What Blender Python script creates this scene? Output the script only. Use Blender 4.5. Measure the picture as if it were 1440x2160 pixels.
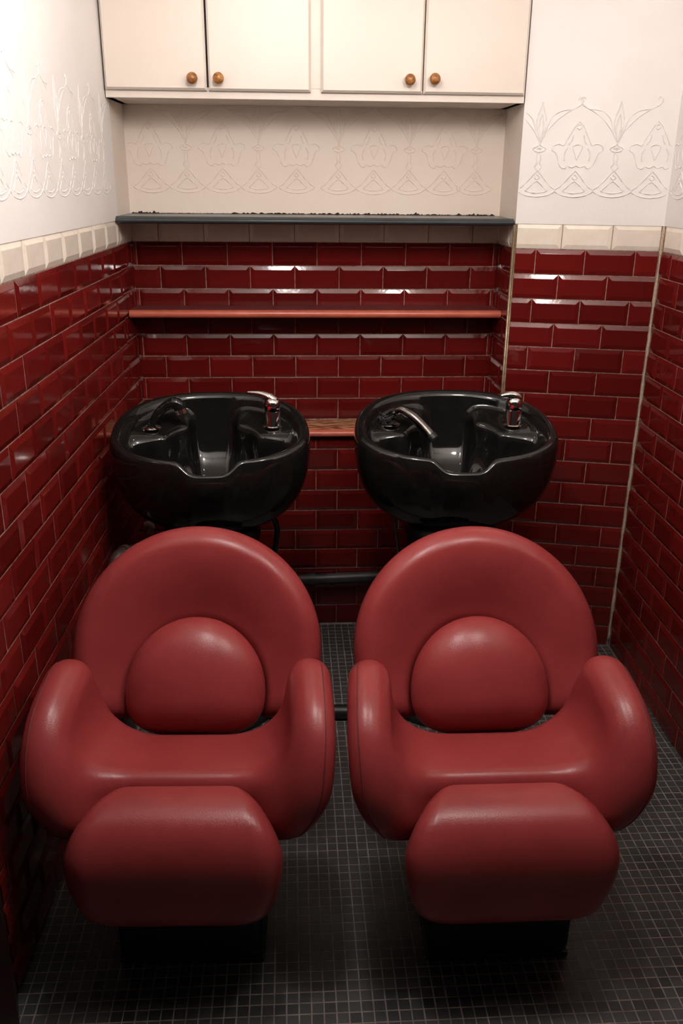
import bpy, bmesh, math, random
import numpy as np
from mathutils import Matrix, Vector

for o in list(bpy.data.objects):
    bpy.data.objects.remove(o, do_unlink=True)
scene = bpy.context.scene
C = scene.collection
random.seed(7)

# ------------------------------------------------------------------ camera
TH, RO, YA, CAMH, FPX = 0.36505, 0.0096, -0.06034, 1.58602, 1831.72
cam_data = bpy.data.cameras.new('camera')
cam = bpy.data.objects.new('camera', cam_data); C.objects.link(cam)
cam_data.sensor_width = 36.0
cam_data.lens = FPX * 36.0 / 2160.0
cam_data.clip_start = 0.02
_up0 = Vector((0, math.sin(TH), math.cos(TH))); _fw = Vector((0, math.cos(TH), -math.sin(TH))); _x0 = Vector((1, 0, 0))
_r = math.cos(RO) * _x0 + math.sin(RO) * _up0
_u = -math.sin(RO) * _x0 + math.cos(RO) * _up0
_m = Matrix((_r, _u, -_fw)).transposed()
cam.matrix_world = Matrix.Translation((0, 0, CAMH)) @ (Matrix.Rotation(YA, 3, 'Z') @ _m).to_4x4()
scene.camera = cam

# ------------------------------------------------------------------ world, lamps, exposure
scene.view_settings.view_transform = 'Standard'
scene.view_settings.look = 'None'
scene.view_settings.gamma = 1.0
scene.view_settings.use_curve_mapping = False
scene.view_settings.exposure = 0.08
w = bpy.data.worlds.new('world'); scene.world = w; w.use_nodes = True
w.node_tree.nodes['Background'].inputs[0].default_value = (1.0, 0.86, 0.74, 1)
w.node_tree.nodes['Background'].inputs[1].default_value = 0.022

def downlight(name, loc, watts, col, cone=120, blend=0.6, radius=0.035, aim=None):
    d = bpy.data.lights.new(name, 'SPOT'); d.energy = watts; d.color = col
    d.spot_size = math.radians(cone); d.spot_blend = blend; d.shadow_soft_size = radius
    o = bpy.data.objects.new(name, d); C.objects.link(o); o.location = loc
    if aim:
        o.rotation_euler = (Vector(aim) - Vector(loc)).to_track_quat('-Z', 'Y').to_euler()
    return o
def globe(name, loc, watts, col, radius=0.06):
    d = bpy.data.lights.new(name, 'POINT'); d.energy = watts; d.color = col; d.shadow_soft_size = radius
    o = bpy.data.objects.new(name, d); C.objects.link(o); o.location = loc
    return o
WARM = (1.0, 0.915, 0.83); NEUT = (1.0, 0.965, 0.945)

downlight('ceiling_lamp_back', (-0.03, 2.30, 2.30), 2.6, WARM, 165, 0.4, 0.05)
globe('globe_lamp_left', (-0.02, 1.50, 2.20), 17.5, NEUT)
globe('globe_lamp_right', (0.58, 1.42, 2.10), 13.0, (1.0, 0.925, 0.85))

# ------------------------------------------------------------------ materials
def mat(name, col, rough=0.5, metal=0.0, var=0.0, noise=None, bump=None, coat=0.0, spec=0.5, stain=None, obj_rand=0.0):
    m = bpy.data.materials.new(name); m.use_nodes = True
    nt = m.node_tree; N = nt.nodes; Lk = nt.links
    b = N['Principled BSDF']
    b.inputs['Base Color'].default_value = (*col, 1); b.inputs['Roughness'].default_value = rough
    b.inputs['Metallic'].default_value = metal; b.inputs['Coat Weight'].default_value = coat
    b.inputs['Coat Roughness'].default_value = 0.06
    b.inputs['Specular IOR Level'].default_value = spec
    tc = N.new('ShaderNodeTexCoord')
    src = None
    if noise:
        n = N.new('ShaderNodeTexNoise'); n.inputs['Scale'].default_value = noise[0]; n.inputs['Detail'].default_value = noise[2] if len(noise) > 2 else 5
        Lk.new(tc.outputs['Object'], n.inputs['Vector'])
        r = N.new('ShaderNodeValToRGB'); r.color_ramp.elements[0].position = 0.32; r.color_ramp.elements[1].position = 0.7
        r.color_ramp.elements[0].color = (*noise[1], 1); r.color_ramp.elements[1].color = (*col, 1)
        Lk.new(n.outputs['Fac'], r.inputs['Fac']); src = r.outputs['Color']
    if obj_rand:
        oi = N.new('ShaderNodeObjectInfo'); mr = N.new('ShaderNodeMapRange')
        mr.inputs['To Min'].default_value = 1 - obj_rand; mr.inputs['To Max'].default_value = 1 + obj_rand
        Lk.new(oi.outputs['Random'], mr.inputs['Value'])
        hs = N.new('ShaderNodeHueSaturation'); Lk.new(mr.outputs['Result'], hs.inputs['Value'])
        if src: Lk.new(src, hs.inputs['Color'])
        else: hs.inputs['Color'].default_value = (*col, 1)
        src = hs.outputs['Color']
    if src: Lk.new(src, b.inputs['Base Color'])
    if bump:
        n = N.new('ShaderNodeTexNoise'); n.inputs['Scale'].default_value = bump[0]; n.inputs['Detail'].default_value = bump[2] if len(bump) > 2 else 3
        Lk.new(tc.outputs['Object'], n.inputs['Vector'])
        bp = N.new('ShaderNodeBump'); bp.inputs['Strength'].default_value = 1.0; bp.inputs['Distance'].default_value = bump[1]
        Lk.new(n.outputs['Fac'], bp.inputs['Height']); Lk.new(bp.outputs['Normal'], b.inputs['Normal'])
        if coat: Lk.new(bp.outputs['Normal'], b.inputs['Coat Normal'])
    return m
M = {}
M['plaster'] = mat('painted plaster', (0.85, 0.815, 0.795), 0.62, noise=(6, (0.815, 0.775, 0.75)), bump=(90, 0.0006, 6))
M['plaster_warm_light'] = mat('plaster tinted by warm light', (0.80, 0.705, 0.62), 0.6, noise=(6, (0.765, 0.665, 0.575)), bump=(90, 0.0006, 6))  # same paint as the other walls, warm niche light put into the colour
M['grout'] = mat('grout', (0.42, 0.30, 0.24), 0.9, noise=(60, (0.16, 0.10, 0.08)), bump=(400, 0.0006))
M['corner_grout'] = mat('sandy corner grout', (0.60, 0.46, 0.35), 0.9, noise=(120, (0.42, 0.30, 0.22)), bump=(500, 0.0012))
M['red_tile'] = mat('oxblood glazed tile', (0.150, 0.0092, 0.0077), 0.09, obj_rand=0.2, noise=(6, (0.125, 0.0080, 0.0067), 1), bump=(70, 0.00012, 1))
M['cream_tile'] = mat('cream glazed tile', (0.84, 0.76, 0.66), 0.16, obj_rand=0.05, noise=(40, (0.79, 0.70, 0.60)), bump=(70, 0.00012, 1))
M['floor_tile'] = mat('charcoal mosaic', (0.062, 0.064, 0.064), 0.38, obj_rand=0.35, noise=(14, (0.041, 0.042, 0.042)), bump=(180, 0.0002))
M['floor_grout'] = mat('pinkish floor grout', (0.36, 0.29, 0.265), 0.9, noise=(30, (0.17, 0.14, 0.13)))
M['cab'] = mat('cream painted wood', (0.755, 0.675, 0.60), 0.38, noise=(3, (0.725, 0.64, 0.56)), bump=(40, 0.0002))
M['cab_dark'] = mat('cabinet inside dark', (0.05, 0.045, 0.05), 0.8)
M['knob'] = mat('worn brown wood', (0.50, 0.21, 0.05), 0.32, noise=(90, (0.18, 0.06, 0.016)), bump=(160, 0.0005))
M['slate'] = mat('slate blue gloss paint', (0.045, 0.058, 0.066), 0.28, noise=(14, (0.035, 0.044, 0.05)), bump=(60, 0.0006))
M['crack'] = mat('dark broken sealant', (0.03, 0.012, 0.01), 0.9)
M['shelf_red'] = mat('red gloss paint', (0.60, 0.15, 0.095), 0.25, noise=(14, (0.50, 0.105, 0.065)), bump=(50, 0.0004))
M['leather'] = mat('burgundy leather', (0.345, 0.050, 0.051), 0.28, noise=(7, (0.280, 0.037, 0.038)), bump=(420, 0.00022, 2), spec=0.34)
M['seam'] = mat('dark seam', (0.15, 0.020, 0.020), 0.6, noise=(50, (0.11, 0.014, 0.014)))
M['black_ceramic'] = mat('black glazed ceramic', (0.006, 0.006, 0.006), 0.07, noise=(40, (0.012, 0.011, 0.010)), bump=(14, 0.0006, 1))
M['black'] = mat('black plastic', (0.012, 0.012, 0.012), 0.45, noise=(20, (0.008, 0.008, 0.008)))
M['chrome'] = mat('chrome', (0.72, 0.70, 0.68), 0.10, 1.0, noise=(60, (0.60, 0.57, 0.55)))
M['chrome_worn'] = mat('worn dark chrome', (0.20, 0.19, 0.18), 0.22, 1.0, noise=(50, (0.12, 0.11, 0.10)))
M['red_dot'] = mat('red dot', (0.5, 0.01, 0.01), 0.35, noise=(30, (0.4, 0.008, 0.008)))
M['pipe'] = mat('grey plastic pipe', (0.055, 0.052, 0.050), 0.42, noise=(25, (0.03, 0.028, 0.027)))
M['pipe_old'] = mat('old brown pipe', (0.055, 0.036, 0.028), 0.45, noise=(30, (0.03, 0.02, 0.016)))
M['copper'] = mat('painted pink copper pipe', (0.40, 0.17, 0.14), 0.45, noise=(60, (0.24, 0.09, 0.07)))
M['white_fit'] = mat('off white fitting', (0.62, 0.56, 0.50), 0.5, noise=(60, (0.4, 0.34, 0.3)))
M['trim_metal'] = mat('tarnished edge trim', (0.36, 0.27, 0.18), 0.35, 0.6, noise=(60, (0.22, 0.15, 0.09)))
M['jamb'] = mat('dark oxblood paint', (0.022, 0.006, 0.006), 0.4, noise=(20, (0.014, 0.004, 0.004)))
M['ceiling'] = mat('ceiling paint', (0.80, 0.76, 0.72), 0.7, noise=(5, (0.77, 0.73, 0.69)))

def worn_ledge():
    m = bpy.data.materials.new('worn red ledge'); m.use_nodes = True
    N = m.node_tree.nodes; Lk = m.node_tree.links; b = N['Principled BSDF']
    tc = N.new('ShaderNodeTexCoord'); mp = N.new('ShaderNodeMapping'); mp.inputs['Scale'].default_value = (14, 60, 60)
    n = N.new('ShaderNodeTexNoise'); n.inputs['Scale'].default_value = 1.6; n.inputs['Detail'].default_value = 6
    r = N.new('ShaderNodeValToRGB'); e = r.color_ramp.elements
    e[0].position = 0.40; e[0].color = (0.14, 0.03, 0.02, 1)
    e[1].position = 0.62; e[1].color = (0.62, 0.36, 0.17, 1)
    x = e.new(0.5); x.color = (0.34, 0.12, 0.06, 1)
    Lk.new(tc.outputs['Object'], mp.inputs['Vector']); Lk.new(mp.outputs['Vector'], n.inputs['Vector'])
    Lk.new(n.outputs['Fac'], r.inputs['Fac']); Lk.new(r.outputs['Color'], b.inputs['Base Color'])
    b.inputs['Roughness'].default_value = 0.5
    bp = N.new('ShaderNodeBump'); bp.inputs['Distance'].default_value = 0.001; Lk.new(n.outputs['Fac'], bp.inputs['Height']); Lk.new(bp.outputs['Normal'], b.inputs['Normal'])
    return m
M['worn'] = worn_ledge()

# ------------------------------------------------------------------ helpers
def link(name, me, material=None, parent=None, smooth=False):
    o = bpy.data.objects.new(name, me); C.objects.link(o)
    if material is not None and len(me.materials) == 0: me.materials.append(material)
    if parent is not None: o.parent = parent
    if smooth: me.polygons.foreach_set('use_smooth', [True] * len(me.polygons))
    return o
def mesh(name, verts, faces, smooth=False):
    me = bpy.data.meshes.new(name); me.from_pydata([tuple(map(float, v)) for v in verts], [], faces)
    if smooth: me.polygons.foreach_set('use_smooth', [True] * len(me.polygons))
    me.update(); return me
def tag(o, label=None, cat=None, group=None, kind=None):
    if label: o['label'] = label
    if cat: o['category'] = cat
    if group: o['group'] = group
    if kind: o['kind'] = kind
    return o
def thing(name, label, cat, loc, rotz=0.0, group=None):
    o = bpy.data.objects.new(name, None); C.objects.link(o); o.location = loc; o.rotation_euler = (0, 0, rotz)
    o.empty_display_size = 0.1
    return tag(o, label, cat, group)
class MB:
    def __init__(s): s.v = []; s.f = []
    def add(s, v, f):
        k = len(s.v); s.v += [tuple(map(float, q)) for q in v]; s.f += [tuple(i + k for i in q) for q in f]; return s
    def box(s, a, b):
        x0, y0, z0 = a; x1, y1, z1 = b
        return s.add([(x0,y0,z0),(x1,y0,z0),(x1,y1,z0),(x0,y1,z0),(x0,y0,z1),(x1,y0,z1),(x1,y1,z1),(x0,y1,z1)],
                     [(0,3,2,1),(4,5,6,7),(0,1,5,4),(1,2,6,5),(2,3,7,6),(3,0,4,7)])
    def prism(s, poly, z0, z1):            # plan polygon (counter-clockwise) extruded in z
        n = len(poly)
        v = [(x, y, z0) for x, y in poly] + [(x, y, z1) for x, y in poly]
        f = [tuple(range(n))[::-1], tuple(range(n, 2 * n))] + [(i, (i + 1) % n, n + (i + 1) % n, n + i) for i in range(n)]
        return s.add(v, f)
    def extrude_x(s, prof, x0, x1):        # profile in (y, z)
        n = len(prof)
        v = [(x0, y, z) for y, z in prof] + [(x1, y, z) for y, z in prof]
        f = [tuple(range(n)), tuple(range(2 * n - 1, n - 1, -1))] + [(i, n + i, n + (i + 1) % n, (i + 1) % n) for i in range(n)]
        return s.add(v, f)
    def lathe(s, prof, seg=32, M4=None):
        v = []; f = []; n = len(prof)
        for i in range(seg):
            a = 2 * math.pi * i / seg
            for r, z in prof: v.append((r * math.cos(a), r * math.sin(a), z))
        for i in range(seg):
            j = (i + 1) % seg
            for k in range(n - 1): f.append((i * n + k, j * n + k, j * n + k + 1, i * n + k + 1))
        v.append((0, 0, prof[0][1])); v.append((0, 0, prof[-1][1]))
        for i in range(seg):
            j = (i + 1) % seg
            f.append((len(v) - 2, j * n, i * n)); f.append((len(v) - 1, i * n + n - 1, j * n + n - 1))
        if M4 is not None: v = [tuple(M4 @ Vector(q)) for q in v]
        return s.add(v, f)
    def tube(s, pts, rad, seg=14, flat=None, cap=True):
        P = [Vector(p) for p in pts]; n = len(P)
        R = [rad] * n if not hasattr(rad, '__len__') else list(rad)
        T = []
        for i in range(n):
            t = (P[min(i + 1, n - 1)] - P[max(i - 1, 0)]); T.append(t.normalized())
        a = Vector((0, 0, 1)) if abs(T[0].z) < 0.9 else Vector((1, 0, 0))
        u = T[0].cross(a).normalized(); v = []; f = []
        for i in range(n):
            u = (u - T[i] * u.dot(T[i])).normalized(); wv = T[i].cross(u)
            for k in range(seg):
                an = 2 * math.pi * k / seg
                v.append(P[i] + (u * math.cos(an) + wv * math.sin(an)) * R[i])
        for i in range(n - 1):
            for k in range(seg):
                k2 = (k + 1) % seg
                f.append((i * seg + k, i * seg + k2, (i + 1) * seg + k2, (i + 1) * seg + k))
        if cap:
            f.append(tuple(range(seg))[::-1]); f.append(tuple((n - 1) * seg + k for k in range(seg)))
        return s.add(v, f)
    def build(s, name, material, parent=None, smooth=False, bevel=0.0, seg=2):
        me = mesh(name, s.v, s.f)
        bm = bmesh.new(); bm.from_mesh(me)
        if bevel: bmesh.ops.bevel(bm, geom=list(bm.edges), offset=bevel, segments=seg, profile=0.5, affect='EDGES', clamp_overlap=True)
        bmesh.ops.recalc_face_normals(bm, faces=bm.faces)
        bm.to_mesh(me); bm.free()
        if smooth: me.polygons.foreach_set('use_smooth', [True] * len(me.polygons))
        if smooth == 'auto': me.set_sharp_from_angle(angle=math.radians(40))
        return link(name, me, material, parent)
def catmull(pts, n=8):
    P = [Vector(p) for p in pts]; out = []
    for i in range(len(P) - 1):
        a, b, c, d = P[max(i - 1, 0)], P[i], P[i + 1], P[min(i + 2, len(P) - 1)]
        for k in range(n):
            t = k / n
            out.append(0.5 * ((2 * b) + (c - a) * t + (2 * a - 5 * b + 4 * c - d) * t * t + (3 * b - 3 * c + d - a) * t ** 3))
    out.append(P[-1]); return out

# smooth solids from distance functions (surface nets)
def grad(f, P, e=5e-4):
    g = np.zeros_like(P)
    for k in range(3):
        d = np.zeros(3); d[k] = e
        g[:, k] = (f(P + d) - f(P - d)) / (2 * e)
    return g
def project(f, P, it=3):
    P = np.array(P, float)
    for _ in range(it):
        v = f(P); g = grad(f, P); P = P - np.clip(v, -.01, .01)[:, None] * g / np.maximum((g * g).sum(1), 0.2)[:, None]
    return P
def solid(name, f, lo, hi, h, material, parent=None):
    lo = np.array(lo, float); n = np.ceil((np.array(hi) - lo) / h).astype(int) + 1
    ax = [lo[i] + h * np.arange(n[i]) for i in range(3)]
    G = np.stack(np.meshgrid(*ax, indexing='ij'), -1)
    V = f(G.reshape(-1, 3)).reshape(n); S = V < 0
    m = n - 1
    acc = np.zeros((*m, 3)); cnt = np.zeros(m)
    corners = [(i, j, k) for i in (0, 1) for j in (0, 1) for k in (0, 1)]
    def sl(c): return tuple(slice(c[i], c[i] + m[i]) for i in range(3))
    for a in corners:
        for d in range(3):
            if a[d]: continue
            b = list(a); b[d] = 1; b = tuple(b)
            va, vb = V[sl(a)], V[sl(b)]; cr = S[sl(a)] != S[sl(b)]
            t = np.where(cr, va / np.where(cr, va - vb, 1), 0)
            p = np.array(a, float) + np.zeros((*m, 3)); p[..., d] += t
            acc += np.where(cr[..., None], p, 0); cnt += cr
    act = cnt > 0; idx = -np.ones(m, int); idx[act] = np.arange(act.sum())
    ii = np.argwhere(act)
    P = lo + h * (ii + acc[act] / cnt[act][:, None])
    P = project(f, P, 3)
    F = []
    for d in range(3):
        e1, e2 = [(1, 2), (2, 0), (0, 1)][d]
        s0 = [slice(1, m[i]) for i in range(3)]; s0[d] = slice(0, m[d])
        s1 = list(s0); s1[d] = slice(1, m[d] + 1)
        A = S[tuple(s0)]; B = S[tuple(s1)]
        for flip, mask in ((False, A & ~B), (True, ~A & B)):
            q = np.argwhere(mask)
            if not len(q): continue
            q = q + np.array([0 if i == d else 1 for i in range(3)])
            o1 = np.zeros(3, int); o1[e1] = 1; o2 = np.zeros(3, int); o2[e2] = 1
            c = [q - o1 - o2, q - o2, q, q - o1]
            ids = np.stack([idx[tuple(x.T)] for x in c], 1)
            F.append(ids[:, ::-1] if flip else ids)
    F = np.concatenate(F)
    me = mesh(name, P, F.tolist(), True)
    return link(name, me, material, parent)
def smin(a, b, k):
    h = np.clip(0.5 + 0.5 * (b - a) / k, 0, 1); return b * (1 - h) + a * h - k * h * (1 - h)
def smax(a, b, k): return -smin(-a, -b, k)
def sd_box(P, c, hlf, r):
    q = np.abs(P - np.array(c)) - (np.array(hlf) - r)
    return np.linalg.norm(np.maximum(q, 0), axis=1) + np.minimum(q.max(1), 0) - r
def sd_poly2(X, Y, poly):
    # signed distance to a closed polygon
    d = np.full(X.shape, 1e9); ins = np.zeros(X.shape, bool); n = len(poly)
    for i in range(n):
        x0, y0 = poly[i]; x1, y1 = poly[(i + 1) % n]
        ex, ey = x1 - x0, y1 - y0; wx, wy = X - x0, Y - y0
        t = np.clip((wx * ex + wy * ey) / (ex * ex + ey * ey), 0, 1)
        d = np.minimum(d, (wx - ex * t) ** 2 + (wy - ey * t) ** 2)
        c = (y0 <= Y) != (y1 <= Y)
        ins ^= c & (X < x0 + (Y - y0) * ex / (ey if abs(ey) > 1e-9 else 1e-9))
    return np.where(ins, -1, 1) * np.sqrt(d)

# ------------------------------------------------------------------ room frames (measured from the tile courses)
PH, PV, PF = 0.152, 0.0771, 0.02548
ZB = 18 * PV                        # red / cream joint
ZT = 19 * PV - 0.002                # top of the cream course
ZC = 2.40                           # ceiling
class Frame:                        # wall plane: origin, direction along the wall, normal into the room
    def __init__(s, o, d, n): s.o = Vector((*o, 0)); s.d = Vector((*d, 0)).normalized(); s.n = Vector((*n, 0)).normalized()
    def pt(s, a, z, h=0.0): return s.o + s.d * a + s.n * h + Vector((0, 0, z))
    def mat(s, a, z, h=0.0, rx=0.0, ry=0.0):
        up = Vector((0, 0, 1))
        R = Matrix((s.d, up, s.n)).transposed()
        return Matrix.Translation(s.pt(a, z, h)) @ (R @ Matrix.Rotation(rx, 3, 'X') @ Matrix.Rotation(ry, 3, 'Y')).to_4x4()
aL, aP, aR = 0.03038, -0.23063, -0.02241
CX, CY = 1.1489, 2.73985
F_left = Frame((-0.5661, 1.79241), (math.sin(aL), math.cos(aL)), (math.cos(aL), -math.sin(aL)))
F_pier = Frame((CX, CY), (math.cos(aP), math.sin(aP)), (math.sin(aP), -math.cos(aP)))
F_right = Frame((CX, CY), (math.sin(aR), -math.cos(aR)), (-math.cos(aR), -math.sin(aR)))
YN, YL = 3.07841, 2.95482
F_up = Frame((0, YN), (1, 0), (0, -1))
F_low = Frame((0, YL), (1, 0), (0, -1))
LE = 1.098                                       # where the left wall stops
le = F_left.pt(LE, 0)
PE = -0.4490                                     # left end of the pier
pe = F_pier.pt(PE, 0)
XNL, XNR = -0.526, 0.714
def frame2(a, b):                                 # from point a to b, normal to the right hand side of travel
    d = (Vector(b) - Vector(a)).normalized(); return Frame(tuple(a), tuple(d), (d.y, -d.x)), (Vector(b) - Vector(a)).length
F_nl, LNL = frame2((le.x - 0.006, le.y), (XNL, YN))
F_nr, LNR = frame2((XNR, YN), (pe.x + 0.002, pe.y + 0.004))

def wall_slab(name, F, s0, s1, parts, mt='plaster'):
    mb = MB()
    for z0, z1, h0, h1 in parts:
        q = [F.pt(s0, z0, h0), F.pt(s1, z0, h0), F.pt(s1, z0, h1), F.pt(s0, z0, h1)]
        v = [tuple(p) for p in q] + [(p.x, p.y, z1) for p in q]
        mb.add(v, [(0,1,2,3),(4,7,6,5),(0,4,5,1),(1,5,6,2),(2,6,7,3),(3,7,4,0)])
    return mb.build(name, M[mt])
# bevelled tile: rounded arrises by custom normals
TCACHE = {}
def tile_mesh(wd, ht, bl, br, key):
    k = (round(wd, 4), round(ht, 4), bl, br, key)
    if k in TCACHE: return TCACHE[k]
    bv = 0.0135
    loops = [(0.0, 0.0), (0.0, 0.0026), (0.0007, 0.0032), (bv - 0.0008, 0.0071), (bv + 0.0008, 0.0074)]
    V = []
    for ins, h in loops:
        l = ins if bl else min(ins, 0.0004); r = ins if br else min(ins, 0.0004)
        t = ins if ht > 0.05 else ins * 0.8
        V += [(-wd/2 + l, -ht/2 + t, h), (wd/2 - r, -ht/2 + t, h), (wd/2 - r, ht/2 - t, h), (-wd/2 + l, ht/2 - t, h)]
    F = []
    for i in range(4):
        for s in range(4): F.append((i*4+s, i*4+(s+1) % 4, i*4+4+(s+1) % 4, i*4+4+s))
    F.append((16, 17, 18, 19))
    me = mesh('tile', V, F, True)
    side = [Vector((0,-1,0)), Vector((1,0,0)), Vector((0,1,0)), Vector((-1,0,0))]
    sl = 0.0039 / (bv - 0.0015)
    bev = []
    for s in range(4):
        flat = (s == 3 and not bl) or (s == 1 and not br)
        bev.append(side[s] if flat else Vector((side[s].x * sl, side[s].y * sl, 1)).normalized())
    up = Vector((0,0,1)); nrm = []
    for i in range(4):
        for s in range(4):
            n0, n1 = [(side[s], side[s]), (side[s], bev[s]), (bev[s], bev[s]), (bev[s], up)][i]
            nrm += [n0, n0, n1, n1]
    nrm += [up] * 4
    me.normals_split_custom_set([tuple(n) for n in nrm])
    me.materials.append(M[key]); TCACHE[k] = me
    return me
def tile_rows(parent, F, s0, s1, rows, off, key='red_tile', smin_=0.02, tilt=0.0035, ht=None, z_of=None):
    """off: joint position in odd-numbered courses (even ones are shifted by half a tile)"""
    G = 0.0022; cnt = 0
    for r in rows:
        o = off if r % 2 else off + PH / 2
        zc = (r + 0.5) * PV if z_of is None else z_of
        k = math.floor((s0 - o) / PH)
        while o + k * PH < s1:
            a, b = o + k * PH, o + (k + 1) * PH; k += 1
            ca, cb = max(a, s0), min(b, s1)
            if cb - ca < smin_: continue
            wd = round(cb - ca - G, 3)
            me = tile_mesh(wd, ht or (PV - G), ca == a or cb - ca > PH * .97, cb == b or cb - ca > PH * .97, key)
            t = bpy.data.objects.new('tile', me); C.objects.link(t); t.parent = parent
            t.matrix_basis = F.mat((ca + cb) / 2, zc, -0.0045 + random.uniform(-.0004, .0004), random.gauss(0, tilt), random.gauss(0, tilt * .7))
            cnt += 1
    return cnt

def grout(parent, F, s0, s1, z0, z1, h=-0.0020):
    mb = MB()
    q = [F.pt(s0, z0, -0.011), F.pt(s1, z0, -0.011), F.pt(s1, z0, h), F.pt(s0, z0, h)]
    v = [tuple(p) for p in q] + [(p.x, p.y, z1) for p in q]
    mb.add(v, [(0,1,2,3),(4,7,6,5),(0,4,5,1),(1,5,6,2),(2,6,7,3),(3,7,4,0)])
    return mb.build('grout_bed', M['grout'], parent)

def std_wall(name, F, s0, s1, t0, t1, off, red_rows=range(0, 18), top=ZC, cream=True, z_low=ZT, smin_=0.02, mt='plaster'):
    wl = tag(wall_slab(name, F, s0, s1, [(0, z_low, -0.10, -0.0105), (z_low, top, -0.10, 0.0015)], mt), kind='structure')
    grout(wl, F, s0, s1, 0, z_low - 0.001)
    tile_rows(wl, F, t0, t1, red_rows, off, smin_=smin_)
    if cream: tile_rows(wl, F, t0, t1, [18], off, 'cream_tile', smin_=smin_, tilt=0.002)
    return wl

SJ = -0.435                                   # left wall starts at the door jamb
wall_left = std_wall('wall_left', F_left, SJ, LE, SJ, LE, PH / 2)
wall_right = std_wall('wall_right', F_right, 0.0, 1.55, 0.010, 1.55, 0.0862)
wall_back = std_wall('wall_back', F_pier, PE, 0.0, PE + 0.006, -0.006, -0.3785)
wall_niche_left = std_wall('wall_niche_left', F_nl, 0, LNL, 0, LNL - .001, 0.10, smin_=.008, mt='plaster_warm_light')
wall_niche_right = std_wall('wall_niche_right', F_nr, 0, LNR, 0.001, LNR - 0.004, 0.09, smin_=.008, mt='plaster_warm_light')
# niche: upper back wall and the thicker wall below the worn ledge
wall_niche = tag(wall_slab('wall_niche_back', F_up, XNL - .03, XNR + .05, [(0.70, 1.46, -0.10, -0.0105), (1.46, ZC, -0.10, 0.0015)], 'plaster_warm_light'), kind='structure')
grout(wall_niche, F_up, XNL, XNR, 0.75, 1.459)
tile_rows(wall_niche, F_up, XNL, XNR, range(10, 18), -0.36213, smin_=0.007)
tile_rows(wall_niche, F_up, XNL, XNR, [18], -0.36213, 'cream_tile', smin_=0.007, tilt=0.002)
wall_niche_base = tag(wall_slab('wall_niche_base', F_low, XNL - .012, XNR + .01, [(0, 0.745, -0.112, -0.0105)]), kind='structure')
grout(wall_niche_base, F_low, XNL - .008, XNR + .004, 0, 0.744)
tile_rows(wall_niche_base, F_low, XNL - .008, XNR + .004, range(0, 9), 0.08581, smin_=0.007)
tile_rows(wall_niche_base, F_low, XNL - .008, XNR + .004, [9], 0.08581, smin_=0.007, ht=0.046, z_of=9 * PV + 0.0245)

# floor
flo = MB(); poly = [(-1.6, -2.6), (2.2, -2.6), (2.2, 0.9), (1.25, 0.9), (1.25, 3.0), (-0.66, 3.0), (-0.72, 0.9), (-1.6, 0.9)]
flo.prism(poly, -0.08, -0.0006)
floor = tag(flo.build('floor', M['floor_grout']), kind='structure')
XF, YF = 0.10363, 2.17911
def in_room(x, y):
    if y > YL - 0.002: return False
    l = F_left.o.x + (y - F_left.o.y) * math.tan(aL) - 0.004
    r = CX + (CY - y) * math.tan(aR) * 1.0
    if x - .012 < l - .02 or x + .012 > r + 0.02: return False
    if x > pe.x:
        yb = CY + (x - CX) * math.tan(aP)
        if y > yb + 0.004: return False
    return y < YL
def mos(x, y, big):
    k = PF * 0.5 - 0.00105; e = 0.0012; t = 0.0008
    v = [(x-k,y-k,-.002),(x+k,y-k,-.002),(x+k,y+k,-.002),(x-k,y+k,-.002),(x-k+.0004,y-k+.0004,0-.0002),(x+k-.0004,y-k+.0004,-.0002),(x+k-.0004,y+k-.0004,-.0002),(x-k+.0004,y+k-.0004,-.0002)]
    f = [(0,1,5,4),(1,2,6,5),(2,3,7,6),(3,0,4,7),(4,5,6,7)]
    return v, f
v, f = mos(0, 0, True); mm = mesh('mosaic_tile', v, f); mm.materials.append(M['floor_tile'])
rest = MB(); near = []
for j in range(-40, 60):
    for i in range(-40, 60):
        x, y = XF + (i + .5) * PF, YF - (j + .5) * PF
        if y < 1.0 or not in_room(x, y): continue
        if 1.262 < y < 1.262 + 5 * PF + .002 and -0.6 < x < 0.95 and len(near) < 300:
            near.append((x, y))
        else:
            v, f = mos(x + random.uniform(-.0003, .0003), y + random.uniform(-.0003, .0003), False); rest.add(v, f)
for x, y in near:
    t = bpy.data.objects.new('mosaic_tile', mm); C.objects.link(t); t.parent = floor
    t.location = (x + random.uniform(-.0003, .0003), y + random.uniform(-.0003, .0003), random.uniform(-.0002, .0001))
    t.rotation_euler = (random.gauss(0, .003), random.gauss(0, .003), random.gauss(0, .004))
rm = mesh('mosaic_field', rest.v, rest.f); rf = link('mosaic_field', rm, M['floor_tile'], floor); rf['kind'] = 'stuff'
cl = MB(); cl.box((-0.8, 0.9, ZC), (1.4, 3.2, ZC + 0.08)); tag(cl.build('ceiling', M['ceiling']), kind='structure')

fw = MB(); fw.box((-0.72, 1.06, 1.93), (1.25, 1.17, ZC)); tag(fw.build('wall_front', M['plaster']), kind='structure')
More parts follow.
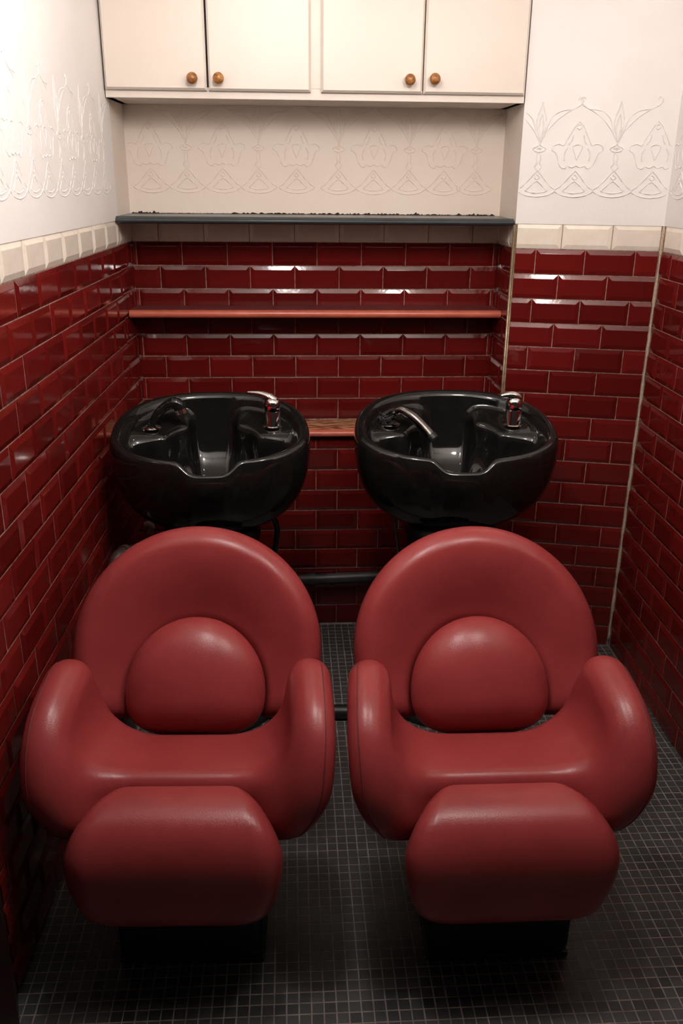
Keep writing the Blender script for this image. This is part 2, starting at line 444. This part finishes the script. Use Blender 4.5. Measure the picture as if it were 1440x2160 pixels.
# corner bead of grout, pier edge trim, door jamb
cb = MB(); pts = []; rad = []
rr = random.Random(3)
for i in range(70):
    z = 0.03 + i * (ZT - 0.03) / 69
    pts.append(Vector((CX - 0.003, CY - 0.006, z)) + Vector((rr.uniform(-.001, .001), rr.uniform(-.001, .001), 0)))
    rad.append(0.0033 + 0.0022 * (math.sin(z * 2 * math.pi / (2 * PV) + .8) > 0) + rr.uniform(-.0006, .0008))
cb.tube(pts, rad, 10); tag(cb.build('trim_1', M['corner_grout'], smooth=True), kind='structure')
tb = MB(); q = pe
e0 = F_pier.pt(PE - 0.002, 0, 0.0); 
tb.tube([Vector((e0.x, e0.y, 0.02)), Vector((e0.x, e0.y, 0.7)), Vector((e0.x, e0.y, ZT - .003))], 0.0045, 12)
e1 = F_pier.pt(PE + 0.004, 0, -.002)
tb.tube([Vector((e1.x, e1.y, 0.02)), Vector((e1.x, e1.y, ZT - .003))], 0.0028, 8)
tag(tb.build('trim_2', M['trim_metal'], smooth=True), kind='structure')
jb = MB(); jp = F_left.pt(SJ, 0)
jb.prism([(jp.x - .12, jp.y - .20), (jp.x + .030, jp.y - .20), (jp.x + .030, jp.y - .085), (jp.x + .022, jp.y - .065), (jp.x, jp.y), (jp.x - .12, jp.y)], 0, ZC)
jb.prism([(jp.x - .12, jp.y - .62), (jp.x - .01, jp.y - .62), (jp.x - .01, jp.y - .20), (jp.x - .12, jp.y - .20)], 0, ZC)
tag(jb.build('door_1', M['jamb']), kind='structure')

# ------------------------------------------------------------------ embossed wall ornament
def mirror(p): return [(-x, z) for x, z in p]
GOB = [[(0,.150),(.008,.170),(.022,.192),(.045,.218),(.075,.240),(.102,.254),(.114,.264),(.116,.276),(.107,.280),(.103,.273)],
       [(.012,.178),(.020,.205),(.030,.226),(.048,.240),(.070,.246),(.092,.247)],
       [(0,.160),(.010,.190),(.014,.216),(.008,.240),(0,.268)],
       [(0,.168),(.006,.195),(.004,.222),(0,.236)],
       [(0,.150),(.006,.146),(.017,.141),(.018,.136),(.010,.131),(0,.130)],
       [(0,.141),(.008,.139),(0,.136)],
       [(.003,.130),(.006,.112),(.004,.098),(.010,.088),(.003,.078)]]
BELL = [[(0,.076),(.014,.062),(.030,.043),(.046,.028),(.058,.020),(.046,.010),(.026,.003),(0,0)],
        [(0,.046),(.012,.038),(.024,.026),(.032,.018),(.018,.013),(0,.011)],
        [(0,.064),(.007,.056),(0,.050)]]
PAL = [[(0,.214),(.012,.202),(.022,.184),(.034,.162),(.042,.148),(.056,.152),(.072,.146),(.074,.134),(.062,.126),(.054,.104),(.046,.088),(.034,.083),(.026,.090),(.012,.086),(0,.092)],
       [(0,.108),(.007,.126),(.014,.144),(.004,.150),(0,.150)], [(0,.192),(.006,.197),(.004,.204),(0,.206)],
       [(.016,.176),(.020,.160),(.028,.150)], [(.03,.140),(.038,.126),(.036,.104)]]
def orn_mesh(name, strokes, seed):
    mb = MB(); r = random.Random(seed)
    for st in strokes:
        for s in (st, mirror(st)):
            pp = catmull([(x, z, 0) for x, z in s], 4)
            n = len(pp); V = []; F = []; ph0 = r.uniform(0, 6.28)
            for i, p_ in enumerate(pp):
                t = (pp[min(i + 1, n - 1)] - pp[max(i - 1, 0)]).normalized(); u = Vector((-t.y, t.x, 0))
                wd = 0.0024 * (0.75 + 0.5 * r.random()); hh = 0.00115 * (0.55 + 0.6 * r.random()) * (1.0 if math.sin(i * .55 + ph0) > -.72 else .15)
                for a, b in ((-1, -0.0004), (-.55, hh * .8), (0, hh), (.55, hh * .8), (1, -0.0004)):
                    V.append(p_ + u * wd * a + Vector((0, 0, b)))
                if i:
                    for k in range(4): F.append(((i-1)*5+k, (i-1)*5+k+1, i*5+k+1, i*5+k))
            mb.add(V, F)
    me = mesh(name, mb.v, mb.f, True)
    bm = bmesh.new(); bm.from_mesh(me); bmesh.ops.recalc_face_normals(bm, faces=bm.faces)
    bm.to_mesh(me); bm.free(); me.materials.append(M['plaster']); return me
O_GOB = orn_mesh('relief_goblet', GOB, 1); O_BELL = orn_mesh('relief_bell', BELL, 2); O_PAL = orn_mesh('relief_palmette', PAL, 3)
def clip_mesh(me, xmin):
    m2 = me.copy(); bm = bmesh.new(); bm.from_mesh(m2)
    bmesh.ops.bisect_plane(bm, geom=list(bm.verts) + list(bm.edges) + list(bm.faces), plane_co=(xmin, 0, 0), plane_no=(1, 0, 0), clear_inner=True)
    bm.to_mesh(m2); bm.free(); return m2
def clip_mesh_hi(me, xmax):
    m2 = me.copy(); bm = bmesh.new(); bm.from_mesh(m2)
    bmesh.ops.bisect_plane(bm, geom=list(bm.verts) + list(bm.edges) + list(bm.faces), plane_co=(xmax, 0, 0), plane_no=(-1, 0, 0), clear_inner=True)
    bm.to_mesh(m2); bm.free(); return m2
def orn(parent, F, centres, z0, first, lo=-9, hi=9, hz=1.0):
    for i, s in enumerate(centres):
        for me in (O_BELL, O_GOB if (i + first) % 2 == 0 else O_PAL):
            nm = me.name.split('.')[0]
            if s - lo < .12: me = clip_mesh(me, lo - s)
            if hi - s < .12: me = clip_mesh_hi(me, hi - s)
            o = bpy.data.objects.new(nm, me); C.objects.link(o); o.parent = parent
            o.matrix_basis = F.mat(s, z0 + random.uniform(-.001, .001), 0.0014) @ Matrix.Diagonal((1, 1, hz, 1))
            if parent is wall_niche: o.material_slots[0].link = 'OBJECT'; o.material_slots[0].material = M['plaster_warm_light']
orn(wall_back, F_pier, [-0.395, -0.282, -0.168, -0.055], 1.543, 0, PE + .004, -.008, 3.2)
orn(wall_left, F_left, [-0.06 + 0.1145 * i for i in range(10)], 1.543, 1, -9, LE - .01, 1.15)
orn(wall_right, F_right, [0.075 + 0.1145 * i for i in range(6)], 1.543, 1, .008, 9, 2.0)
orn(wall_niche, F_up, [-0.448, -0.331, -0.214, -0.097, 0.027, 0.165, 0.282, 0.399, 0.516, 0.62], 1.543, 1, XNL + .01, XNR - .01, 1.9)

# ------------------------------------------------------------------ shelves
def nose_profile(y_back, y_front, z_top, th, r):
    pr = [(y_back, z_top - th), (y_back, z_top)]
    for k in range(9):
        a = math.pi / 2 + k * math.pi / 8
        pr.append((y_front + r + r * math.cos(a), z_top - r + r * math.sin(a)))
    if th > 2 * r + .001: pr += [(y_front + r, z_top - th)]
    return pr
ms = thing('mantel_ledge', 'dark slate-blue painted moulded ledge under the wall cabinet, above the beige tile row', 'ledge', (0, 0, 0))
b = MB()
prof = [(YN - .008, 1.4555), (YN - .008, 1.4775), (2.872, 1.4745), (2.868, 1.4765), (2.862, 1.4765), (2.858, 1.4735)] + \
       [(2.866 - 0.018 * math.sin(a) - .002, 1.4645 + 0.0095 * math.cos(a)) for a in [i * math.pi / 8 for i in range(1, 9)]]
b.extrude_x([(y, z) for y, z in prof], -0.5335, 0.7085); b.build('board', M['slate'], ms, smooth='auto')
b = MB(); x = -0.52
rr = random.Random(11); top = []
while x < 0.70:
    top.append((x, max(0.0004, rr.gauss(.0022, .0020)) * (1.0 if (x < -.43 or x > -.2) else .25))); x += rr.uniform(.002, .007)
n = len(top)
V = [(x, YN - .0035, 1.470) for x, _ in top] + [(x, YN - .0035, 1.4785 + h) for x, h in top] + [(x, YN + .002, 1.470) for x, _ in top] + [(x, YN + .002, 1.4785 + h) for x, h in top]
F = []
for i in range(n - 1):
    F += [(i, i+1, n+i+1, n+i), (n+i, n+i+1, 3*n+i+1, 3*n+i), (2*n+i+1, 2*n+i, 3*n+i, 3*n+i+1)]
b.add(V, F); b.build('broken_sealant', M['crack'], ms)

sh = thing('wall_shelf', 'narrow glossy red shelf across the dark tiled niche above the basins', 'shelf', (0, 0, 0))
b = MB(); b.extrude_x(nose_profile(YN - .004, 2.948, 1.177, 0.026, 0.0125), -0.531, 0.7125); b.build('board', M['shelf_red'], sh, smooth='auto')
b = MB(); b.extrude_x([(YN - .004, 1.1768), (YN - .004, 1.1782), (2.968, 1.1782), (2.968, 1.1768)], -0.530, 0.711); b.build('worn_top', M['seam'], sh)
lg = thing('low_ledge', 'worn red painted ledge with scuffed top behind the two basins', 'ledge', (0, 0, 0))
b = MB(); b.extrude_x(nose_profile(YN - .004, 2.925, 0.768, 0.024, 0.0118), -0.5325, 0.7135); b.build('board', M['shelf_red'], lg, smooth='auto')
b = MB(); b.extrude_x([(YN - .005, 0.7678), (YN - .005, 0.7694), (2.950, 0.7694), (2.950, 0.7678)], -0.530, 0.711); b.build('worn_top', M['worn'], lg)

# ------------------------------------------------------------------ wall cabinet
cbx = thing('wall_cabinet', 'long cream painted wall cabinet with four flat doors and small round wooden knobs', 'cabinet', (0, 0, 0))
XA, XB, YFc, Z0, Z1 = -0.5295, 0.7075, 2.836, 1.806, 2.385
b = MB()
b.box((XA, YFc + .018, Z0), (XB, YN - .004, Z0 + .018))
b.box((XA, YFc + .018, Z1 - .018), (XB, YN - .004, Z1))
b.box((XA, YFc + .018, Z0), (XA + .018, YN - .004, Z1)); b.box((XB - .018, YFc + .018, Z0), (XB, YN - .004, Z1))
b.build('carcass', M['cab'], cbx)
b = MB(); b.box((XA, YFc, Z0), (XB, YFc + .02, Z0 + .030)); b.build('bottom_rail', M['cab'], cbx, bevel=.001)
b = MB(); b.box((XA, YFc, Z1 - .04), (XB, YFc + .02, Z1)); b.build('top_rail', M['cab'], cbx, bevel=.001)
for xa, xb in ((XA, XA + .03), (0.055, 0.112), (XB - .03, XB)):
    b = MB(); b.box((xa, YFc + .0003, Z0 + .030), (xb, YFc + .0197, Z1 - .04)); b.build('stile', M['cab'], cbx, bevel=.001)
b = MB(); b.box((XA + .02, YFc + .012, Z0 + .03), (XB - .02, YFc + .017, Z1 - .03)); b.build('dark_interior', M['cab_dark'], cbx)
def door(x0, x1, kx, kz):
    y1 = YFc - .0008; y0 = y1 - .017; z0 = 1.8265; z1 = Z1 - .02; c = 0.006
    b = MB()
    V = [(x0, y1, z0), (x1, y1, z0), (x1, y1, z1), (x0, y1, z1), (x0, y0 + .007, z0), (x1, y0 + .007, z0), (x1, y0 + .007, z1), (x0, y0 + .007, z1),
         (x0 + c, y0, z0 + c), (x1 - c, y0, z0 + c), (x1 - c, y0, z1 - c), (x0 + c, y0, z1 - c)]
    F = [(3,2,1,0),(8,9,10,11)] + [(i, (i+1) % 4, 4+(i+1) % 4, 4+i) for i in range(4)] + [(4+i, 4+(i+1) % 4, 8+(i+1) % 4, 8+i) for i in range(4)]
    b.add(V, F); d = b.build('door', M['cab'], cbx)
    k = MB(); R4 = Matrix.Translation((kx, y0, kz)) @ Matrix.Rotation(math.radians(90), 4, 'X')
    k.lathe([(.0075, -.001), (.0068, .006), (.0075, .010), (.0120, .0135), (.0152, .019), (.0160, .025), (.0148, .031), (.0105, .0365), (.004, .0390)], 28, R4)
    k.build('knob', M['knob'], d, smooth=True)
door(-0.5270, -0.2345, -0.273, 1.856); door(-0.2285, 0.0680, -0.198, 1.857)
door(0.0995, 0.3975, 0.357, 1.861); door(0.4008, 0.7035, 0.430, 1.864)

# ------------------------------------------------------------------ chairs
_ap = [(0.050, 0.586), (-0.010, 0.580), (-0.070, 0.560), (-0.120, 0.522), (-0.148, 0.470), (-0.150, 0.420), (-0.125, 0.380), (-0.080, 0.362), (0.000, 0.360), (0.045, 0.385), (0.066, 0.450), (0.068, 0.540)]
_ap = [_ap[-2], _ap[-1]] + _ap + [_ap[0], _ap[1]]
_ac = catmull([(a, b_, 0) for a, b_ in _ap], 6)
ARMP = [(p_.x, p_.y) for p_ in _ac[12:-12]]
def shell_f(P):
    x = np.abs(P[:, 0]); y = P[:, 1]; z = P[:, 2]
    # seat pad
    zs = 0.400 - 0.17 * (y - 0.0)
    q = P.copy(); q[:, 2] = z - (zs - 0.400)
    seat = sd_box(q, (0, -0.012, 0.388), (0.245, 0.110, 0.056), 0.038)
    # arm panel, seen from the side
    d2 = sd_poly2(y, z, ARMP)
    xc = 0.252 + 0.10 * (z - 0.45) - 0.10 * (y + 0.05) - 0.21 * ((0.45 - z) + np.sqrt((0.45 - z) ** 2 + 0.002))
    rr_ = 0.044
    a = np.stack([np.maximum(d2, 0), np.maximum(np.abs(x - xc) - 0.001, 0)], 1)
    arm = np.linalg.norm(a, axis=1) - rr_
    d = smin(seat, arm, 0.11)
    return d
LRP = np.array([(-0.050, 0.366), (-0.105, 0.388), (-0.156, 0.394), (-0.194, 0.378), (-0.213, 0.345), (-0.214, 0.300), (-0.203, 0.240), (-0.180, 0.185)])
_t = catmull([(p_[0], p_[1], 0) for p_ in LRP], 5); LRP = np.array([(p_.x, p_.y) for p_ in _t])
def leg_f(P):
    x = np.abs(P[:, 0]); y = P[:, 1]; z = P[:, 2]
    best = np.full(len(P), 1e9); S = np.zeros(len(P)); acc = 0.0
    for i in range(len(LRP) - 1):
        a, b_ = LRP[i], LRP[i + 1]; e = b_ - a; L = np.hypot(*e)
        t = ((y - a[0]) * e[0] + (z - a[1]) * e[1]) / (L * L)
        tl = -9 if i == 0 else 0; th_ = 9 if i == len(LRP) - 2 else 1
        tc_ = np.clip(t, tl, th_)
        d = np.hypot(y - a[0] - e[0] * tc_, z - a[1] - e[1] * tc_)
        m = d < best; best = np.where(m, d, best); S = np.where(m, acc + tc_ * L, S); acc += L
    w_ = 0.213 - 0.150 * np.clip(1 - S / 0.19, 0, 1.1) ** 1.6 - 0.040 * np.clip((S - 0.20) / 0.17, 0, 1.2) ** 1.6
    rho = 0.050
    d2 = smax(x - w_, np.maximum(-S - 0.0, S - acc), 0.05) + rho * .55
    q0 = np.maximum(d2 + rho * .45, 0); q1 = best
    return np.sqrt(q0 ** 2 + q1 ** 2 + 1e-12) - rho
LEAN = math.radians(28.5)
BC = np.array((0, 0.225, 0.560)); UB = np.array((0, math.sin(LEAN), math.cos(LEAN))); NB = np.array((0, -math.cos(LEAN), math.sin(LEAN)))
def to_disc(P):
    q = P - BC; return q[:, 0], q @ UB, q @ NB
def cush_f(P, grow=0.0):
    a, b_, c = to_disc(P)
    e = np.sqrt((a / 0.160) ** 2 + ((b_ + 0.098) / 0.172) ** 2 + ((c - 0.022) / 0.078) ** 2 + 1e-9)
    g = np.sqrt((a / 0.160 ** 2) ** 2 + ((b_ + 0.098) / 0.172 ** 2) ** 2 + ((c - 0.022) / 0.078 ** 2) ** 2 + 1e-9)
    d = e * (e - 1) / g
    return smax(d, -(b_ + 0.196 - 0.25 * (c - .02)), 0.07) - grow
def ring_f(P):
    a, b_, c = to_disc(P)
    r = np.hypot(a, b_)
    hw = 0.054
    q = np.stack([np.maximum(r - (0.288 - hw), 0), np.maximum(np.abs(c + 0.004) - 0.004, 0)], 1)
    d = np.linalg.norm(q, axis=1) - hw
    dish = -(np.sqrt(a ** 2 + (b_ + 0.05) ** 2 + (c - 0.325) ** 2) - 0.350)
    d = smax(d, dish, 0.05)
    d = smax(d, -(b_ + 0.163), 0.06)
    d = smax(d, -cush_f(P, 0.004), 0.012)
    return d
def make_chair(label):
    t = thing('salon_chair', label, 'chair', (0, 0, 0), 0, 'reclining wash chairs')
    s = solid('seat_shell', shell_f, (-.36, -.26, .27), (.36, .15, .68), .0085, M['leather'], t)
    prof = [(0.055, 0.628), (0.000, 0.625), (-0.085, 0.603), (-0.165, 0.545), (-0.198, 0.455), (-0.176, 0.375), (-0.115, 0.325)]
    for sg in (-1, 1):
        c = catmull([(sg * (0.274 + 0.10 * (z - .45) - .10 * (y + .05) - .21 * ((.45 - z) + math.sqrt((.45 - z) ** 2 + .002))), y, z) for y, z in prof], 10)
        pp = project(shell_f, np.array([tuple(p_) for p_ in c]), 6)
        b = MB(); b.tube([tuple(p_) for p_ in pp], 0.0014, 8); b.build('seam', M['seam'], s, smooth=True)
    solid('leg_rest', leg_f, (-.30, -.30, .10), (.30, .02, .50), .0085, M['leather'], t)
    solid('backrest', ring_f, (-.33, .0, .28), (.33, .50, .92), .0085, M['leather'], t)
    solid('lumbar_cushion', cush_f, (-.21, -.02, .28), (.21, .36, .72), .0075, M['leather'], t)
    b = MB(); b.box((-.145, -.155, .012), (.165, .16, .30)); b.build('base', M['black'], t, bevel=.02, seg=3)
    b = MB(); b.box((-.145, -.150, 0), (.165, .20, .014)); b.build('floor_plate', M['black'], t, bevel=.004)
    b = MB(); b.tube([(0, .10, .30), (0, .20, .33), (0, .255, .46), (0, .275, .54)], .026, 14); b.build('back_bracket', M['black'], t, smooth=True)
    b = MB(); b.box((-.10, -.17, .22), (.10, -.10, .27)); b.build('leg_rest_hinge', M['black'], t, bevel=.008)
    return t
def copy_tree(o, parent=None):
    c = o.copy(); C.objects.link(c); c.parent = parent
    for ch in list(o.children): copy_tree(ch, c)
    return c
chair = make_chair('burgundy leather wash chair beside the left tiled wall, in front of the left basin')
chair2 = copy_tree(chair)
chair.location = (-0.232, 1.572, 0); chair.rotation_euler = (0, 0, math.radians(-2.0))
chair2.location = (0.426, 1.550, 0); chair2.rotation_euler = (0, 0, math.radians(-0.4))
for c_, dx_ in ((chair, .007), (chair2, -.012)):
    for ch in c_.children:
        if ch.name.startswith('seat_shell'): ch.location.x = dx_
chair2['label'] = 'burgundy leather wash chair on the right, in front of the right basin'

# ------------------------------------------------------------------ basins
TILT = 0.238
def rim_curve(ph):
    c, s = math.cos(ph), math.sin(ph)
    n = 2.35
    x = 0.2825 * math.copysign(abs(c) ** (2 / n), c)
    bb = 0.245 if s > 0 else 0.188
    y = bb * math.copysign(abs(s) ** (2 / n), s)
    return x, y
def bowl_mesh():
    N = 160; V = []; F = []
    #            scale, dz, tilt weight, kind
    rings = [(.30, -.285, 0, 'o'), (.44, -.284, 0, 'o'), (.56, -.276, 0, 'o'), (.70, -.252, .05, 'o'), (.85, -.212, .15, 'o'), (.940, -.160, .35, 'o'), (.985, -.110, .6, 'o'), (1.0, -.066, .85, 'o'),
             (1.004, -.036, 1, 'r'), (1.001, -.018, 1, 'r'), (.990, -.006, 1, 'r'), (.968, 0.0, 1, 'r'), (.932, .0005, 1, 'r'), (.897, -.003, 1, 'r'), (.874, -.013, 1, 'i'), (.862, -.028, 1, 'i'),
             (.848, -.036, 1, 'd0'), (.70, -.039, 1, 'd1'), (.50, -.042, 1, 'd2'), (.485, -.050, 1, 'd3'), (.475, -.075, .9, 'd4'),
             (.79, -.120, .7, 'w'), (.70, -.160, .5, 'w'), (.55, -.188, .3, 'w'), (.36, -.202, .1, 'w'), (.18, -.208, 0, 'w'), (.07, -.210, 0, 'w')]
    for sc, dz, tw, kd in rings:
        for k in range(N):
            ph = 2 * math.pi * k / N
            x, y = rim_curve(ph)
            deg = math.degrees(ph)
            # tap decks left and right, a little behind the middle
            D = sum(math.exp(-(((deg - d0 + 180) % 360 - 180) / 33.0) ** 8) for d0 in (40, 140))
            s_ = sc; z_ = dz
            if kd[0] == 'd':
                i = int(kd[1])
                plain = [.856, .850, .844, .838, .828][i]; pz = [-.040, -.052, -.064, -.078, -.094][i]
                s_ = plain + (sc - plain) * D; z_ = pz + (dz - pz) * D
            if kd == 'w':
                s_ = sc * (1 - 0.36 * D * (1 if sc > .6 else max(0, (sc - .2) / .4)))
            # neck notch in the front rim
            g = math.exp(-(x / 0.074) ** 6) if y < 0 else 0.0
            wgt = {'r': 1.0, 'i': 1.0}.get(kd[0], 0.0)
            if kd[0] == 'o' and dz > -.25: wgt = ((dz + .25) / .214) ** 1.3
            if kd[0] == 'd': wgt = 0.6
            z_ -= 0.032 * g * max(wgt, 0)
            fy = -0.016 * g * max(wgt, 0)
            V.append((x * s_, y * s_ + fy, z_ + TILT * y * s_ * tw + 0.0))
    for i in range(len(rings) - 1):
        for k in range(N):
            k2 = (k + 1) % N
            F.append((i * N + k, i * N + k2, (i + 1) * N + k2, (i + 1) * N + k))
    F.append(tuple(range(N))[::-1]); F.append(tuple((len(rings) - 1) * N + k for k in range(N)))
    me = mesh('bowl', V, F)
    bm = bmesh.new(); bm.from_mesh(me); bmesh.ops.recalc_face_normals(bm, faces=bm.faces); bm.to_mesh(me); bm.free()
    me.polygons.foreach_set('use_smooth', [True] * len(me.polygons))
    return me
ZR = 0.918
BM = bowl_mesh()
def deck_pt(sx, sy, lift=0): return (sx, sy, ZR - 0.040 + TILT * sy + lift)
def make_basin(label, loc, rot, kind):
    t = thing('shampoo_basin', label, 'basin', loc, rot, 'shampoo basins')
    bw = link('bowl', BM, M['black_ceramic'], t); bw.location = (0, 0, ZR)
    sub = bw.modifiers.new('smooth', 'SUBSURF'); sub.levels = 1; sub.render_levels = 1
    b = MB(); b.lathe([(.030, 0), (.030, .003), (.022, .004), (.018, .002)], 24, Matrix.Translation((0, .01, ZR - .211))); b.build('drain', M['chrome'], t, smooth='auto')
    b = MB(); b.lathe([(.17, 0), (.17, .02), (.125, .05), (.105, .12), (.10, .40), (.115, .52), (.135, .60), (.13, ZR - .285)], 40); b.build('pedestal', M['black'], t, smooth=True)
    # mixer tap on the right deck
    dx, dy = 0.178, 0.092
    p0 = Vector(deck_pt(dx, dy, -.002))
    b = MB(); b.lathe([(.029, 0), (.029, .004), (.0245, .006), (.0235, .010), (.0235, .048), (.0228, .050), (.0240, .052), (.0240, .072), (.021, .082), (.012, .088)], 32, Matrix.Translation(p0)); mx = b.build('mixer_tap', M['chrome'], t, smooth='auto')
    if kind == 'L':
        pts = [(0.008, 0.000, .076), (-.010, .006, .088), (-.036, .016, .096), (-.074, .028, .098)]; rd = [.016, .0145, .0105, .005]
    else:
        pts = [(0.014, -0.002, .084), (-.002, -.002, .092), (-.022, -.004, .094), (-.042, -.006, .091)]; rd = [.012, .0135, .011, .006]
    b = MB(); b.tube([p0 + Vector(q) for q in catmull(pts, 6)], list(np.interp(np.linspace(0, 3, 19), range(4), rd)), 16); b.build('lever', M['chrome'], mx, smooth=True)
    b = MB(); b.lathe([(.0052, 0), (.0052, .0012), (.003, .0018)], 16, Matrix.Translation(p0 + Vector((-.010, -.0215, .062))) @ Matrix.Rotation(math.radians(90), 4, 'X') @ Matrix.Rotation(math.radians(-24), 4, 'Y')); b.build('hot_mark', M['red_dot'], mx)
    # hand spray on the left deck
    h0 = Vector(deck_pt(-dx, dy, -.002))
    b = MB(); b.lathe([(.030, 0), (.030, .004), (.025, .007), (.018, .008), (.016, .005)], 28, Matrix.Translation(h0)); b.build('spray_holder', M['chrome'], t, smooth='auto')
    if kind == 'L':
        c = catmull([h0 + Vector(q) for q in [(-.002, 0, .002), (.006, .002, .022), (.022, .004, .046), (.046, .006, .066), (.068, .006, .074), (.082, .006, .068), (.088, .004, .052)]], 6)
        b = MB(); b.tube(c, list(np.interp(np.linspace(0, 6, len(c)), range(7), [.010, .011, .0125, .014, .018, .019, .017])), 16); sp = b.build('hand_spray', M['black_ceramic'], t, smooth=True)
        b = MB(); b.tube([h0 + Vector((.0865, .0045, .056)), h0 + Vector((.090, .003, .043))], .0185, 18); b.build('spray_head', M['chrome'], sp, smooth='auto')
    else:
        c = catmull([h0 + Vector(q) for q in [(.018, -.008, .044), (.034, -.016, .050), (.062, -.036, .036), (.092, -.058, .010), (.112, -.074, -.012)]], 7)
        b = MB(); b.tube(c, list(np.interp(np.linspace(0, 4, len(c)), range(5), [.0135, .0150, .0150, .0140, .0150])), 18); sp = b.build('hand_spray', M['chrome_worn'], t, smooth=True)
        b = MB(); b.tube([h0 + Vector((.110, -.0725, -.010)), h0 + Vector((.120, -.080, -.020))], .0155, 18); b.build('spray_head', M['black'], sp, smooth='auto')
        for k in range(5):                      # slack loops of the hose around the holder
            a0 = k * 1.25
            c = [h0 + Vector((.004 + .020 * math.cos(a0 + u) - .012, -.002 + .016 * math.sin(a0 + u), .010 + .006 * k + .008 * math.sin(2 * u + k))) for u in np.linspace(0, 4.6, 18)]
            b = MB(); b.tube(c, .0030, 8); b.build('hose_loop', M['black'], sp, smooth=True)
        b = MB(); b.tube([h0 + Vector((-.004, 0, .012)), h0 + Vector((.010, -.004, .036)), h0 + Vector((.020, -.009, .045))], .0080, 12); b.build('spray_hose', M['chrome_worn'], sp, smooth=True)
    return t
basin_l = make_basin('black glossy basin on the left with upright black spray and long chrome lever', (-0.230, 2.415, 0), math.radians(2), 'L')
basin_r = make_basin('black glossy basin on the right with its hand spray hanging into the bowl', (0.478, 2.424, 0), math.radians(-2), 'R'); basin_r.scale = (1.045, 1.03, 1.0)

# supply hoses under the basins
def hose(t, pts, r, m='black'):
    o = t.location
    b = MB(); b.tube(catmull([(x - o.x, y - o.y, z) for x, y, z in pts], 8), r, 10); b.build('supply_hose', M[m], t, smooth=True)
hose(basin_l, [(-0.075, 2.47, .655), (-.045, 2.52, .57), (-.055, 2.55, .46), (-.07, 2.58, .30), (-.08, 2.60, .02)], .009)
hose(basin_l, [(-0.35, 2.50, .66), (-.385, 2.55, .57), (-.38, 2.58, .44), (-.37, 2.62, .25), (-.36, 2.64, .02)], .009)
hose(basin_r, [(0.315, 2.50, .665), (.33, 2.58, .56), (.352, 2.64, .42), (.385, 2.70, .26), (.40, 2.72, .02)], .0055, 'chrome_worn')

# ------------------------------------------------------------------ pipes
wp = thing('waste_pipe', 'dark grey waste pipe running along the tiled wall between the chairs', 'pipe', (0, 0, 0))
b = MB(); b.tube([(-.50, 2.912, .198), (-.1, 2.912, .2045), (.06, 2.912, .2055)], .0215, 20); b.build('pipe_run', M['pipe'], wp, smooth='auto')
b = MB(); b.tube([(.058, 2.912, .2055), (.082, 2.912, .206)], .0245, 20); b.build('coupling', M['pipe'], wp, smooth='auto')
b = MB(); b.tube([(.080, 2.912, .206), (.30, 2.912, .2140), (.62, 2.85, .222)], .0205, 20); b.build('pipe_run', M['pipe'], wp, smooth='auto')
el = thing('pipe_elbow', 'old brown pipe with rounded elbow beside the left wall under the left basin', 'pipe', (0, 0, 0))
b = MB(); b.tube(catmull([(-.510, 2.30, .006), (-.510, 2.30, .30), (-.510, 2.30, .515), (-.508, 2.303, .548), (-.500, 2.318, .566), (-.486, 2.342, .570)], 7), .0215, 20); b.build('elbow', M['pipe_old'], el, smooth='auto')
b = MB(); b.tube([(-.510, 2.30, .512), (-.510, 2.30, .522)], .0245, 20); b.build('collar', M['pipe_old'], el, smooth='auto')
b = MB(); b.tube([(-.490, 2.336, .570), (-.482, 2.349, .569)], .0250, 20); b.build('collar', M['pipe_old'], el, smooth='auto')
b = MB(); b.tube([(-.486, 2.342, .569), (-.44, 2.425, .556), (-.36, 2.44, .53)], .0180, 20); b.build('branch', M['pipe'], el, smooth='auto')
cp = thing('copper_pipe', 'short pinkish pipe with white end cap and small valve above the pipe elbow', 'pipe', (0, 0, 0))
b = MB(); b.tube([(-.500, 2.60, .006), (-.486, 2.62, .42), (-.476, 2.635, .480), (-.457, 2.66, .523)], .0090, 14); b.build('pipe_run', M['copper'], cp, smooth='auto')
b = MB(); b.tube(catmull([(-.458, 2.66, .518), (-.460, 2.66, .529), (-.468, 2.662, .532), (-.479, 2.666, .528)], 5), .0105, 14); b.build('white_cap', M['white_fit'], cp, smooth=True)
b = MB(); b.tube([(-.483, 2.624, .448), (-.476, 2.635, .470)], .0125, 14); b.build('nut', M['copper'], cp, smooth='auto')
b = MB(); b.tube([(-.476, 2.635, .466), (-.452, 2.64, .470)], .0065, 10); b.tube([(-.455, 2.64, .458), (-.453, 2.64, .488)], .0055, 10); b.build('valve', M['copper'], cp, smooth='auto')
b = MB(); b.tube([(-.08, 2.335, .024), (.10, 2.325, .024), (.34, 2.315, .024)], .022, 18)
tag(b.build('floor_pipe', M['black'], smooth='auto'), 'black pipe lying on the mosaic floor between the two chairs', 'pipe')
